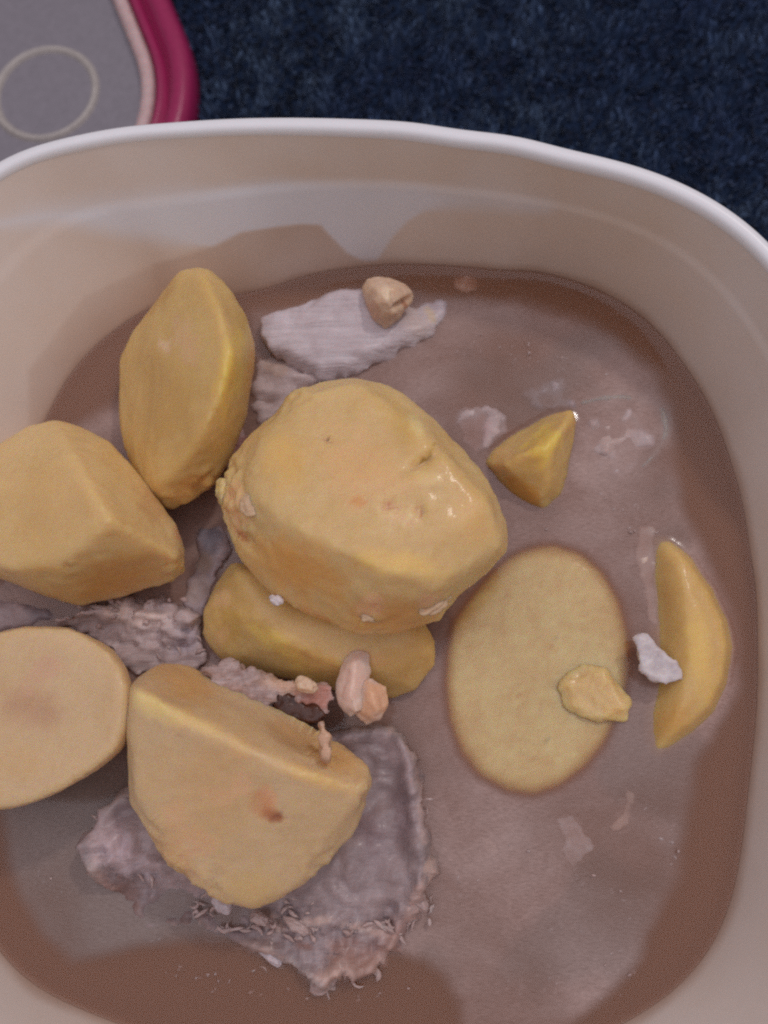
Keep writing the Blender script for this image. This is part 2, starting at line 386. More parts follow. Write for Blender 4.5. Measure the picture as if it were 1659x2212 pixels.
def slab(poly, zt, zb, voxel=.06, smooth=3, dome=.0, jag=6, seed=3):
    """ragged piece from an outline; zt is a height or a function of picture position"""
    rnd = random.Random(seed); out = []
    n = len(poly)
    for i in range(n):
        a_, b_ = poly[i], poly[(i+1) % n]; L = math.hypot(b_[0]-a_[0], b_[1]-a_[1]); m = max(1, int(L/9))
        for k in range(m):
            t = k/m; out.append((a_[0]+(b_[0]-a_[0])*t+rnd.gauss(0, jag*.5), a_[1]+(b_[1]-a_[1])*t+rnd.gauss(0, jag*.5)))
    f = zt if callable(zt) else (lambda x, y: zt)
    bm = bmesh.new(); tops = [bm.verts.new(at(x, y, f(x, y))) for x, y in out]
    bots = [bm.verts.new(at(x, y, zb)) for x, y in shrink2(out, .93)]
    bm.faces.new(tops); bm.faces.new(list(reversed(bots)))
    for i in range(len(out)):
        j = (i+1) % len(out); bm.faces.new((tops[j], tops[i], bots[i], bots[j]))
    bmesh.ops.triangulate(bm, faces=[x for x in bm.faces if len(x.verts) > 4])
    bmesh.ops.recalc_face_normals(bm, faces=bm.faces)
    me = bpy.data.meshes.new('slab'); bm.to_mesh(me); bm.free(); return remeshed(me, voxel, smooth)
def shrink2(pts, f):
    cx = sum(p[0] for p in pts)/len(pts); cy_ = sum(p[1] for p in pts)/len(pts)
    return [(cx+(x-cx)*f, cy_+(y-cy_)*f) for x, y in pts]
def blob(px, py, z, rx, ry, rz, an=0, mat=None, name='crumb', label='', cat='crumb', group=None, seed=1, lump=.35, spots=(), vox=None, parent=None):
    """small lumpy bit, radii in cm"""
    bm = bmesh.new(); bmesh.ops.create_icosphere(bm, subdivisions=4, radius=1)
    c = at(px, py, z); a_ = math.radians(an)
    for v in bm.verts:
        k = 1 + lump*noise.fractal(Vector(v.co)*1.3 + Vector((seed*5.1, seed, 0)), 1, 2, 3)
        x, y, z_ = v.co.x*rx*k, v.co.y*ry*k, v.co.z*rz*k
        v.co = (c[0]+x*math.cos(a_)-y*math.sin(a_), c[1]+x*math.sin(a_)+y*math.cos(a_), c[2]+z_)
    me = bpy.data.meshes.new(name); bm.to_mesh(me); bm.free()
    return finish(name, me, mat, label, cat, group, spots, rough=.015, rs=6, seed=seed, parent=parent)

GP = 'chunks of boiled potato in the stew'; GM = 'pieces of cooked meat in the stew'; GC = 'small crumbs stuck on the food'
# P3: the big chunk in the middle
sil = [(635,845),(700,826),(760,817),(830,825),(880,850),(940,900),(1000,965),(1050,1025),(1085,1090),(1100,1140),(1098,1195,1.9),(1060,1240,1.8),(1000,1295,1.7),(940,1350,1.6),(900,1363,1.6),(840,1375,1.6),(780,1377,1.6),(720,1355,1.6),(650,1325,1.6),(590,1290,1.6),(545,1245,1.6),(505,1195,1.6),(485,1150,1.6),(470,1080,1.6),(478,1040,1.6),(500,985,1.6),(540,940,1.7),(590,890,1.8)]
top = [(660,858,2.5),(770,835,2.55),(800,850,2.6),(960,985,2.8),(1060,1090,2.75),(1085,1180,2.5),(960,1255,2.75),(840,1240,3.0),(740,1190,3.05),(640,1140,2.95),(565,1080,2.7),(548,1010,2.5),(600,915,2.4),(900,1330,2.0),(790,1350,1.9)]
o = finish('potato_chunk', chunk(sil, 2.0, top, 1.15, .72, .07, 14), P_PEACH, 'largest potato chunk, many-sided, lying on top in the middle of the tub', 'potato', GP,
    spots=[(620,1000,90,(206,166,92),.5,1.6,70),(780,1010,150,(206,166,122),.5,1.4,30),(870,920,110,(184,150,84),.6,2.6,52),(1020,1120,90,(198,160,104),.5,1.5,60),
           (640,1230,150,(196,142,74),.7,1.9,22),(850,1330,130,(188,132,68),.65,2.4,-3),(860,1215,110,(212,172,92),.6,3.0,8),(505,1100,60,(206,160,120),.6,1.3,75),  # lower spots paint the shaded front facets darker and more orange
           (703,948,13,(122,84,44),.85,2.6,25),(842,1092,19,(172,104,50),.9,1.8,12),(908,1104,15,(176,116,62),.75,2.6,65),(778,1084,24,(190,128,68),.6,2.4,5),(860,1110,70,(216,176,138),.5,2.2,20),  # small dark spots here and below paint shade into pits and crack
           (912,998,34,(138,104,44),.85,6,-32),(935,965,16,(150,116,50),.6,3,-60),(905,925,34,(216,188,136),.6,1.8,60),(525,1160,20,(150,84,48),.85,3,42),(925,1030,36,(218,182,132),.5,1.8,10),(690,1345,60,(176,110,62),.4,3,30),
           (806,1314,34,(204,160,128),.6,1.2,0),(935,1300,44,(200,156,124),.6,2,-10)],
    dents=[(703,948,16,7,25,.09),(912,998,38,10,-32,.15),(842,1092,18,11,10,.10),(908,1105,9,18,-10,.08),(525,1162,24,10,42,.13),(885,1040,60,30,0,-.04),(895,945,26,40,0,-.06),(570,950,30,60,0,-.04),(500,1080,30,25,0,-.06)],
    fray=[(485,1080,55,.14),(520,1150,35,.10),(640,850,45,.09),(500,1000,40,.08),(860,1110,60,.05),(800,1330,60,.05),(940,1310,50,.05)],
    rough=.03, rs=1.6, seed=2, lumps=.04)
# P1: slice leaning on the far left wall
sil = [(425,572,1.9),(450,575,1.9),(500,625,1.9),(535,680,1.8),(553,740,1.7),(552,800,1.6),(540,880,1.5),(520,950,1.4),(490,1010,1.3),(450,1060,1.2),(405,1090,1.1),(370,1100,1.0),(340,1088,1.0),(300,1055,1.0),(280,1010,.9),(262,950,.8),(250,860,.7),(255,780,.8),(280,720,1.0),(325,665,1.3),(360,615,1.6),(380,585,1.8)]
top = [(440,600,2.35),(478,680,2.75),(497,760,2.85),(480,850,2.75),(440,930,2.5),(395,1000,2.1),(345,1045,1.7),(370,800,2.2),(340,900,1.9),(410,640,2.2),(310,980,1.45),(330,760,1.8)]
finish('potato_chunk', chunk(sil, 1.2, top, -.2, .74, .075, 11), P_YEL, 'thick yellow potato slice leaning on the far left wall of the tub', 'potato', GP,
    fray=[(455,1055,45,.10),(370,1090,40,.06)], spots=[(360,860,180,(176,140,84),.7,1.8,80),(400,735,55,(190,156,118),.7,1.5,70),(355,745,28,(204,176,146),.6,2,70),(505,800,120,(214,178,78),.6,3,100),(420,1050,70,(182,118,52),.5,2,-30),(545,800,110,(190,130,60),.4,5,95),(330,640,80,(150,100,42),.4,2,-45)], rough=.02, rs=1.3, seed=5, lumps=.03)  # large spot paints the shaded left face, gold spot the lit ridge
# P2: block at the left edge
sil = [(-85,1010),(0,955),(60,920),(120,905),(180,920),(240,955),(290,1010),(330,1060),(380,1130),(402,1185,1.1),(400,1225,1.0),(380,1252,.9),(330,1270,.8),(260,1290,.7),(175,1310,.7),(100,1290,.7),(0,1250,.8),(-70,1220,.9),(-105,1120)]
top = [(130,935,1.95),(160,990,2.4),(200,1060,2.65),(240,1125,2.75),(180,1180,2.5),(115,1226,2.2),(10,1228,2.0),(388,1205,1.6),(320,1165,2.1),(0,1050,2.0),(-60,1180,1.7)]
finish('potato_chunk', chunk(sil, 1.3, top, -.6, .75, .075, 9), P_PEACH, 'wedge shaped potato block against the left wall, in front of the leaning slice', 'potato', GP,
    fray=[(380,1235,35,.10),(150,1225,30,.05)], spots=[(250,1245,140,(186,132,68),.65,2.4,-12),(330,1090,60,(172,130,90),.5,2,50),(390,1150,22,(200,130,110),.4),(110,1090,120,(190,152,100),.4,1,0),(115,1228,50,(210,172,110),.4,5,5),(365,1215,24,(205,170,115),.5)], rough=.02, rs=1.5, seed=8, lumps=.03,  # first spot paints shade onto the lower facet
    dents=[(150,1222,10,5,30,.04),(380,1250,12,10,0,-.05)])
# P5: round slice lower left
sil = [(-90,1400),(0,1365),(60,1352),(150,1352),(200,1370),(245,1400),(275,1440),(291,1500),(287,1560),(265,1618),(220,1660),(130,1710),(50,1745),(0,1753),(-80,1750),(-140,1600)]
top = [(p[0]*.97-8 if p[0] > 150 else p[0], 1560+(p[1]-1560)*.97, 2.05) for p in sil]
finish('potato_chunk', chunk([(p[0], p[1], 1.75) for p in sil], 1.75, top, .35, .86, .075, 6), P_TAN, 'flat round potato slice at the left edge, below the wedge shaped block', 'potato', GP,
    spots=[(70,1530,100,(165,125,98),.6,1.5,20),(100,1450,60,(186,146,122),.5,1.8,-40),(40,1640,80,(186,150,100),.3,1.6,10),(60,1490,30,(190,155,130),.4,2,30)], rough=.018, rs=1.5, seed=11, lumps=.03)
# P6: half round piece in front
sil = [(292,1462,1.5),(345,1430,1.2),(400,1433,1.1),(440,1458,1.0),(520,1510,1.0),(620,1558,1.1),(700,1580,1.3),(792,1645,1.7),(797,1680,1.8),(788,1760,1.6),(762,1810,1.5),(705,1870,1.4),(650,1920,1.3),(600,1950,1.3),(545,1968,1.3),(480,1950,1.3),(410,1902,1.3),(358,1862,1.4),(320,1800,1.5),(282,1740,1.6),(274,1650,1.8),(271,1560,1.9),(274,1490,1.8)]
top = [(292,1490,2.5),(285,1560,2.35),(380,1536,2.6),(470,1588,2.6),(560,1635,2.55),(660,1672,2.5),(782,1712,2.2),(300,1720,2.05),(770,1760,1.85),(700,1850,1.65),(545,1950,1.5),(370,1845,1.7),(480,1925,1.55),(620,1925,1.55)]
P6 = finish('potato_chunk', chunk(sil, 1.3, top, .35, .80, .075, 7), P_TAN, 'half round potato piece with a flat cut face, nearest the front on the dark meat', 'potato', GP,
    spots=[(330,1530,90,(212,186,128),.6,3,28),(430,1830,60,(200,156,122),.4,1.5,30),(480,1720,40,(206,166,134),.4,2,0),(380,1760,36,(202,158,124),.4,1.3,40),(520,1690,30,(206,166,136),.45),(590,1762,26,(140,75,45),.85,1.6,10),(580,1720,42,(196,142,108),.6,2,70),(560,1740,34,(175,108,66),.4,1.4,80),(392,1587,11,(120,75,40),.7,2.5,10),(420,1562,150,(206,176,110),.5,6,28),(680,1680,120,(205,168,104),.5,5,20),  # cream spots along the ridge paint its highlight
           (730,1640,80,(186,138,72),.5,2,20),(640,1590,80,(170,125,78),.5,2,25),(400,1480,110,(182,130,62),.5,2,30),(450,1700,150,(190,148,98),.35),(370,1850,120,(190,140,90),.3,3,45),(540,1920,90,(182,152,92),.4,1.6,0)],
    fray=[(600,1760,40,.03),(320,1790,40,.08),(440,1925,60,.08),(700,1870,50,.08),(790,1700,40,.08),(700,1610,50,.10),(360,1860,40,.08)],
    dents=[(650,1575,60,30,20,.22),(392,1587,8,3,10,.04),(600,1765,14,5,0,.05),(690,1680,60,10,14,-.03),(750,1725,50,30,20,.03)], rough=.025, rs=1.6, seed=13, lumps=.03)
# P4: slice under the big chunk
sil = [(500,1212,.7),(468,1260,.5),(437,1325,.4),(437,1375,.3),(478,1428,.2),(560,1452,.2),(650,1470,.2),(740,1495,.2),(850,1512,.15),(900,1492,.2),(943,1440,.4),(945,1385,.6),(900,1300,.7),(700,1230,.8)]
top = [(512,1232,1.1),(560,1330,1.2),(620,1385,1.2),(740,1440,1.0),(850,1450,.8),(925,1405,.8),(500,1330,.9),(860,1320,1.1),(680,1280,1.1)]
finish('potato_chunk', chunk(sil, .3, top, -.9, .8, .075, 4), P_YEL, 'yellow potato slice half hidden beneath the largest chunk', 'potato', GP,
    spots=[(600,1395,130,(214,182,100),.65,5,36),(480,1290,26,(205,170,130),.5),(780,1420,60,(200,150,110),.45,3,10),(500,1350,50,(168,135,62),.4,1.5,50),(480,1370,30,(200,160,120),.4,2,-60),(700,1440,120,(198,155,90),.4,4,15),(880,1420,60,(180,142,86),.5)], rough=.025, rs=1.5, seed=17, lumps=.04)
# P7: submerged round slice on the right, with the chip lying on it
sil = [(1150,1175),(1200,1170),(1260,1190),(1310,1235),(1345,1300),(1362,1370),(1365,1450),(1350,1530),(1310,1610),(1270,1660),(1210,1705),(1150,1725),(1090,1715),(1030,1680),(990,1630),(965,1560),(955,1480),(960,1400),(975,1340),(1010,1290),(1060,1230),(1100,1195)]
top = [(1160+(x-1160)*.96, 1450+(y-1450)*.96, -.075) for x, y in sil] + [(1160+(x-1160)*.89, 1450+(y-1450)*.89, -.02) for x, y in sil] + [(1160+(x-1160)*.5, 1450+(y-1450)*.5, -.012) for x, y in sil]
finish('potato_chunk', chunk([(1160+(x-1160)*1.02, 1450+(y-1450)*1.02, -.34) for x, y in sil], -.34, top, -1.4, .88, .075, 5), P_OLV, 'large pale round potato slice just level with the broth, right of the middle', 'potato', GP,
    spots=[(1200,1380,10,(140,115,55),.5,3,20),(1100,1290,8,(140,115,55),.5,3,20),(1180,1600,9,(140,115,55),.5,3,20),(1240,1470,60,(150,115,62),.35,4,-10),(1010,1340,60,(160,120,62),.3,2,-40)],
    dents=[(1195,1400,9,4,30,.03),(1090,1300,8,4,30,.03),(1260,1330,8,4,30,.03),(1120,1500,9,4,30,.03),(1150,1640,8,4,30,.02)], rough=.010, rs=3.2, seed=19, lumps=.0)
sil = [(1200,1482),(1225,1452),(1255,1436),(1310,1440),(1342,1478),(1367,1525),(1355,1558),(1300,1562),(1250,1548),(1215,1530)]
top = [(1225,1475,.12),(1305,1450,.18),(1352,1525,.20),(1300,1548,.17),(1235,1522,.12)]
finish('potato_chip', chunk(sil, .06, top, -.1, .9, .04, 1), P_PEACH, 'thin broken potato flake lying on the large pale round slice', 'potato', GP, spots=[(1330,1540,30,(205,165,105),.5)], rough=.05, rs=3, seed=21)
# P8: crescent wedge near the right wall
OUT8 = [(1412,1150),(1450,1160),(1500,1200),(1545,1270),(1575,1340),(1586,1400),(1577,1480),(1547,1545),(1500,1592),(1450,1626),(1415,1642),(1394,1622)]
IN8 = [(1384,1590),(1384,1540),(1396,1500),(1404,1440),(1402,1370),(1398,1300),(1392,1240),(1390,1190)]
def warp8(pj, P):
    do = dist_poly(pj, OUT8 + IN8); t = np.abs(pj[:,1]-1395)/250
    return (.55*smoothstep(-6, 44, do) + .04*smoothstep(40, 80, do))*(1-.45*np.clip(t, 0, 1)**3)*(1-.55*smoothstep(70, 10, dist_line(pj, IN8)))
finish('potato_chunk', slab(OUT8+IN8, -.12, -1.2, .06, 3, jag=0), P_YEL, 'crescent shaped yellow potato wedge half sunk beside the right wall', 'potato', GP,
    spots=[(1510,1400,130,(214,176,92),.5,4,85),(1440,1280,60,(175,138,88),.5,3,80),(1450,1560,70,(176,128,56),.4,2,-45)], rough=.02, rs=1.5, seed=23, lumps=.03, zwarp=warp8)
# P9: little pyramid
sil = [(1190,893,.1),(1236,883,.35),(1246,905,.3),(1228,1010,.0),(1216,1070,-.05),(1178,1106,-.05),(1120,1082,-.05),(1080,1042,0),(1043,1000,0),(1060,972,.0),(1120,930,.0)]
top = [(1215,925,.8),(1180,965,.95),(1120,985,.75),(1090,1005,.6),(1185,1040,.6),(1165,1085,.25),(1200,960,.85)]
finish('potato_chunk', chunk(sil, 0, top, -.7, .8, .06, 4), P_YEL, 'small pointed pyramid shaped potato bit right of the largest chunk', 'potato', GP,
    spots=[(1180,960,60,(212,180,86),.6,1.5,-40),(1130,1070,60,(176,118,38),.6,2,40),(1085,995,30,(200,160,105),.5)], rough=.02, rs=1.8, seed=29)

# ------------------------------------------------------------------ meat
M1 = [(568,700),(600,685),(650,672),(700,640),(740,627),(790,630),(850,652),(900,662),(955,655),(972,672),(945,715),(885,758),(820,790),(760,816),(700,826),(640,800),(592,775),(568,740)]
M1S = [(300,600),(1000,600),(1000,640),(900,740),(800,830),(700,900),(300,900)]
o = finish('meat_piece', slab(M1, 0, -.9, .055, 2, jag=6, seed=5), MEAT_PALE, 'pale fibrous slice of meat rising out of the broth near the far wall', 'meat', GM,
    spots=[(900,700,70,(170,150,135),.4,2,40),(600,720,50,(190,180,186),.5,2,-60),(930,680,22,(180,158,125),.6,2,60)], rough=.07, rs=1.6, seed=31, stretch=(.5,3.0,1.2), lumps=.04,
    zwarp=lambda pj, P: -.04 + .36*np.maximum(smoothstep(-14, 26, dist_poly(pj, M1)), smoothstep(-12, 6, dist_poly(pj, M1))*smoothstep(720, 640, pj[:,0])*smoothstep(800, 750, pj[:,1]))*(1-.55*smoothstep(780, 940, pj[:,0])))
o = finish('meat_piece', slab([(562,775),(600,770),(660,800),(720,820),(650,850),(600,890),(560,930),(545,880),(548,820)], lambda x, y: .05, -1.0, .055, 3, jag=5, seed=9), MEAT_MID,
    'brownish ragged meat in the gap between the leaning slice and the largest chunk', 'meat', GM, rough=.11, rs=1.8, seed=33, stretch=(1,2.5,1), spots=[(590,790,40,(160,135,118),.5,2,30)])
o = finish('meat_piece', slab([(497,930),(530,925),(548,950),(520,985),(495,1010),(480,1000)], .25, -.9, .05, 2, jag=4, seed=2), MEAT_MID, 'small reddish shred of meat wedged left of the largest chunk', 'meat', GM,
    rough=.12, rs=2.5, seed=35, spots=[(515,960,60,(110,45,35),.7)])
M2 = [(192,1815),(215,1788),(235,1740),(290,1690),(400,1620),(700,1580),(830,1562),(880,1590),(908,1640),(915,1700),(925,1760),(936,1850),(932,1912),(902,1960),(882,2020),(840,2070),(800,2118),(762,2122),(742,2105),(705,2140),(675,2128),(640,2098),(600,2070),(560,2062),(500,2045),(430,2015),(340,2015),(300,2025),(285,1985),(262,1950),(228,1930),(205,1880)]
def z2(pj, P):
    x, y = pj[:,0], pj[:,1]; d = dist_poly(pj, M2)
    z = .10 + .30*smoothstep(2000, 1850, y - .10*(x-700)) - .27*smoothstep(680, 420, x)*smoothstep(1850, 1960, y)
    z += .20*np.exp(-((x-(895+.1*(y-1750)))/26)**2)*smoothstep(2000, 1900, y) + .40*np.exp(-(((x-255)/55)**2+((y-1835)/55)**2)) + .12*np.exp(-((d-22)/16)**2)
    return z + .06 - .26*smoothstep(14, -4, d)
o = finish('meat_slice', slab(M2, 0, -1.4, .06, 2, jag=8, seed=12), MEAT_DARK,
    'broad greyish mauve slice of meat under the half round potato piece', 'meat', GM,
    spots=[(912,1750,70,(190,170,170),.55,4,88),(935,1890,40,(200,172,160),.6,2,60),(250,1830,75,(176,156,160),.75,1.4,40),(330,1880,50,(165,148,150),.6,2,40),(900,1960,60,(180,150,140),.5,2,110),(760,2090,90,(150,115,100),.6,2,10),(850,2020,70,(160,128,120),.5,2,-40),
           (240,1930,50,(110,65,50),.5,2,50),(860,1640,60,(160,140,142),.4,2,50),(590,1995,50,(186,162,152),.6,2.5,20),(680,1990,40,(190,165,155),.6,3,-10),(790,2005,50,(186,160,150),.6,3,10),(500,1960,40,(165,145,140),.6,2,40),(660,2045,26,(120,80,66),.6,2,20),(760,2050,60,(140,105,95),.5,2,0),(720,2110,40,(190,158,145),.6,2,20),(430,1900,30,(90,66,66),.5,2,40),(380,1990,110,(92,72,68),.75,2.4,8),(270,1930,50,(96,66,56),.6,1.6,50),(870,1760,90,(112,92,98),.5,3,85),(840,2060,60,(150,116,104),.6,1.6,-30),(560,2040,80,(96,74,66),.6,3,8),(430,1930,70,(150,130,130),.5,2,50),(800,1800,90,(118,96,104),.4,2,70)],  # dark lower left spots paint in the darkness of the sunken part
    dents=[(300,2010,14,24,20,.2),(920,1770,6,10,0,.12),(480,1985,50,8,25,.12),(380,1900,8,30,-30,.08)], rough=.15, rs=1.9, seed=37, stretch=(1.2,1.6,1.2), lumps=.08, ls=.8, zwarp=z2, edge=(M2, 26, (188,165,158), .6), fray=[(620,2000,60,.22),(740,2000,60,.22),(860,1990,60,.2),(520,1975,50,.2),(430,1950,50,.18),(700,2090,60,.25),(820,2080,60,.22),(920,1880,60,.16),(925,1720,50,.14),(240,1850,60,.2),(320,1900,60,.18)])
o = finish('meat_piece', slab([(120,1345),(180,1322),(235,1306),(300,1300),(380,1306),(430,1345),(445,1420),(420,1450),(360,1445),(300,1460),(240,1400),(180,1365)], lambda x, y: .12 + .22*math.exp(-((y-1325)/22)**2), -1.0, .055, 3, jag=6, seed=14), MEAT_MID,
    'shredded meat with a pale fatty top edge, between the two left potato chunks', 'meat', GM, spots=[(300,1330,90,(200,180,172),.8,2.6,4),(390,1390,50,(140,128,135),.6,1.6,-40),(250,1312,30,(200,175,160),.5)], rough=.13, rs=2.0, seed=39, stretch=(1,2,1), fray=[(300,1325,90,.2),(400,1370,50,.15)], zwarp=lambda pj, P: .18*np.exp(-((pj[:,1]-1330-.05*(pj[:,0]-300))/22)**2))
o = finish('meat_piece', slab([(425,1140),(485,1132),(492,1185),(470,1235),(458,1290),(430,1340),(398,1300),(410,1245),(428,1195)], lambda x, y: .08, -1.0, .05, 3, jag=5, seed=15), MEAT_DARK,
    'narrow grey string of meat lumps left of the largest chunk', 'meat', GM, spots=[(452,1160,36,(110,108,118),.7),(430,1215,28,(140,122,108),.6),(425,1275,36,(150,132,124),.7)], rough=.10, rs=2.0, seed=41)
o = finish('meat_piece', slab([(-60,1290),(40,1300),(110,1315),(130,1335),(60,1352),(-60,1370)], .05, -1.0, .06, 2, jag=5, seed=16), MEAT_DARK, 'sunken dark meat at the left edge between two potato chunks', 'meat', GM, rough=.08, rs=2, seed=42, spots=[(85,1318,36,(100,92,100),.6)])
o = finish('meat_shred', slab([(432,1448),(480,1438),(540,1452),(600,1470),(660,1478),(715,1484),(728,1508),(712,1545),(688,1548),(672,1520),(628,1502),(596,1500),(585,1530),(560,1545),(520,1522),(470,1495)], lambda x, y: 1.32 - .0006*(x-430), .7, .045, 2, jag=7, seed=18), SHRED,
    'pale pink shredded meat lying between the half round piece and the slice behind it', 'meat', GM, spots=[(620,1480,80,(205,165,130),.5,3,10),(680,1510,40,(170,105,85),.6),(520,1500,40,(150,110,95),.4,2,30)], fray=[(520,1480,60,.15),(650,1490,60,.15)], rough=.15, rs=2.2, seed=43, stretch=(1,1.8,1))
o = finish('meat_shred', slab([(690,1562),(702,1556),(712,1580),(716,1612),(712,1642),(698,1638),(688,1606)], 2.5, 2.15, .035, 2, jag=3, seed=19), SHRED, 'thin upright shred of pale meat on the back edge of the half round piece', 'meat', GM, rough=.07, rs=4, seed=45, spots=[(700,1610,60,(205,160,120),.6)])
def fibres(name, mat, spec, parent=None, seed=1):
    rnd = random.Random(seed); V = []; F = []
    for (x0, y0, x1, y1, z, n, ln, wd, ang) in spec:
        for _ in range(n):
            t = rnd.random(); c = at(x0+(x1-x0)*t+rnd.gauss(0, 16), y0+(y1-y0)*t+rnd.gauss(0, 17), z+rnd.gauss(0, .03))
            a_ = math.radians(ang+rnd.gauss(0, 28)); L_ = ln*rnd.uniform(.5, 1.5); W_ = wd*rnd.uniform(.6, 1.5); bend = rnd.gauss(0, .35); lift = rnd.gauss(0, .12); b0 = len(V)
            for i in range(6):
                u = i/5-.5; ca, sa = math.cos(a_+bend*u*3), math.sin(a_+bend*u*3); cx, cy_, cz = c[0]+ca*L_*u, c[1]+sa*L_*u, c[2]+lift*L_*u
                w_ = W_*(1-(2*abs(u))**2.2*.85)*rnd.uniform(.8, 1.25)
                for k in range(6):
                    q = k*math.pi/3; V.append((cx-sa*w_*math.cos(q), cy_+ca*w_*math.cos(q), cz+w_*.7*math.sin(q)))
            for i in range(5):
                for k in range(6): F.append((b0+i*6+k, b0+i*6+(k+1)%6, b0+(i+1)*6+(k+1)%6, b0+(i+1)*6+k))
            F.append(tuple(b0+k for k in reversed(range(6)))); F.append(tuple(b0+30+k for k in range(6)))
    me = from_arrays(name, V, F)
    if parent:
        me.transform(Matrix.Translation(-parent.location))
    set_col(me, 'stain_shade', [(0, 0, 0, 0)]*len(me.vertices))
    o = link(name, me, parent, mat); o['kind'] = 'stuff'; return o
M2o = [q for q in C.objects if q.name == 'meat_slice'][0]
fibres('frayed_fibre', SHRED, [(420,1970,640,2020,.16,16,.20,.028,-12),(600,2000,860,2010,.24,26,.22,.03,-10),(640,2075,860,2100,.04,16,.24,.035,-35),(560,2040,700,2110,.0,8,.22,.03,-35),(890,1700,930,1900,.26,14,.14,.022,80),(215,1800,330,1900,.34,16,.18,.03,-45),(860,2020,930,1920,.10,12,.2,.025,55),(430,1930,880,1960,.26,24,.16,.024,0)], M2o, 3)
M3o = [q for q in C.objects if q.name.startswith('meat_piece') and 'fatty top edge' in q['label']][0]
fibres('frayed_fibre', SHRED, [(180,1322,400,1322,.36,26,.18,.035,0),(330,1360,430,1400,.16,10,.18,.03,-40)], M3o, 4)
tag(fibres('stew_speck', SHRED, [(x, y, x+rx, y+ry, -.045, n, .07, .018, 20) for x, y, rx, ry, n in ((980,700,380,160,26),(1000,760,380,60,26),(1260,1040,160,120,26),(960,1760,400,200,40),(960,1900,420,200,40),(1080,2120,300,40,16),(700,860,400,60,10),(60,1850,150,140,16),(1100,1130,260,30,22),(1360,1650,100,200,20),(300,2100,600,60,26))], None, 6), 'tiny pale specks of meat and starch suspended in the cloudy broth', 'specks')
# submerged bits
for i, (poly, z, lab) in enumerate([([(1200,1768),(1235,1762),(1262,1800),(1285,1830),(1262,1850),(1240,1878),(1218,1850),(1222,1810)], .04, 'pale torn flake of meat floating in the broth at lower right'),
        ([(1350,1700),(1366,1712),(1366,1750),(1352,1782),(1326,1795),(1312,1788),(1340,1768),(1352,1735)], .03, 'thin curved pale strip floating right of the torn flake'),
        ([(1040,1808),(1056,1812),(1074,1838),(1066,1846),(1048,1836)], .03, 'tiny pale speck floating between the dark meat and the torn flake'),
        ([(985,604),(1010,596),(1034,606),(1030,628),(1000,632),(984,620)], .0, 'small blurry pale bit floating by the far wall right of the bean'),
        ([(1310,2318),(1330,2308),(1342,2325),(1322,2338)], .0, '')]):
    if not lab: continue
    z -= .09
    finish('floating_flake', slab(poly, z, z-.12, .03, 2, jag=3, seed=50+i), FLAKE if i == 0 else ONION, lab, 'flake', rough=.05, rs=4, seed=50+i)
SUNK = GM
finish('sunken_meat', slab([(985,905),(1010,878),(1050,880),(1090,895),(1100,930),(1060,955),(1035,985),(1005,960)], -.02, -.6, .05, 2, jag=6, seed=91), MEAT_MID, 'murky lump of meat just under the surface left of the small potato pyramid', 'meat', SUNK, rough=.12, rs=3, seed=91, spots=[(1030,935,40,(170,140,140),.5)])
finish('sunken_meat', slab([(1130,850),(1165,830),(1205,812),(1230,830),(1215,862),(1250,880),(1200,884),(1150,880)], -.04, -.5, .05, 2, jag=6, seed=92), MEAT_DARK, 'faint dark scrap under the surface just behind the small potato pyramid', 'meat', SUNK, rough=.1, rs=3, seed=92)
finish('sunken_meat', slab([(1245,930),(1290,900),(1350,885),(1400,900),(1415,950),(1385,1000),(1330,1035),(1285,1020),(1300,985),(1262,965)], -.03, -.5, .05, 2, jag=7, seed=93), MEAT_MID, 'wrinkled murky scrap under the surface inside the clear onion curl', 'meat', SUNK, rough=.14, rs=2.5, seed=93, spots=[(1330,940,50,(165,140,130),.5)])
finish('sunken_strip', slab([(1378,1130),(1410,1140),(1418,1200),(1432,1270),(1440,1340),(1425,1370),(1400,1340),(1388,1260),(1372,1190)], -.01, -.3, .04, 3, jag=4, seed=94), ONION, 'pinkish translucent strip along the inner side of the crescent potato wedge', 'onion', rough=.05, rs=2.5, seed=94)
finish('dark_pool', slab([(585,1508),(600,1497),(640,1502),(685,1520),(705,1548),(690,1562),(650,1560),(605,1548)], 1.18, .6, .04, 3, jag=3, seed=97), GRAVY, 'dark reddish brown broth pool filling the dark hollow behind the half round potato piece', 'meat', rough=.05, rs=3, seed=97)  # solid added where a dark, broth-filled hole lies
# white flake on the right
finish('fat_flake', slab([(1368,1378),(1388,1368),(1412,1382),(1445,1415),(1474,1446),(1478,1474),(1440,1482),(1405,1470),(1380,1445),(1376,1410)], lambda x, y: .55+.0*(x), .25, .035, 7, jag=1.5, seed=61), FLAKE, 'bright white flake of fat at the inner edge of the crescent potato wedge', 'flake', rough=.08, rs=2.5, seed=61, stretch=(1,1.5,1))
# bean
be = finish('bean', hull([(780,622,.5),(790,602,.5),(812,596,.55),(845,600,.6),(878,612,.55),(893,632,.5),(893,650,.4),(872,664,.45),(864,690,.4),(832,713,.3),(806,692,.3),(788,655,.4),
    (815,625,.95),(845,622,1.0),(868,635,.85),(850,672,.85),(826,680,.75),(812,652,.9),(835,650,1.02),(835,660,.0)], .03, 6), BEAN, 'small pale tan bean sitting on the white meat slice by the far wall', 'bean',
    spots=[(838,638,26,(222,190,165),.5,2,60),(872,656,13,(150,98,72),.75,2,60),(800,672,26,(186,138,108),.4)], dents=[(868,656,20,6,-35,.16),(850,640,26,5,70,.05)], rough=.02, rs=3, seed=3)
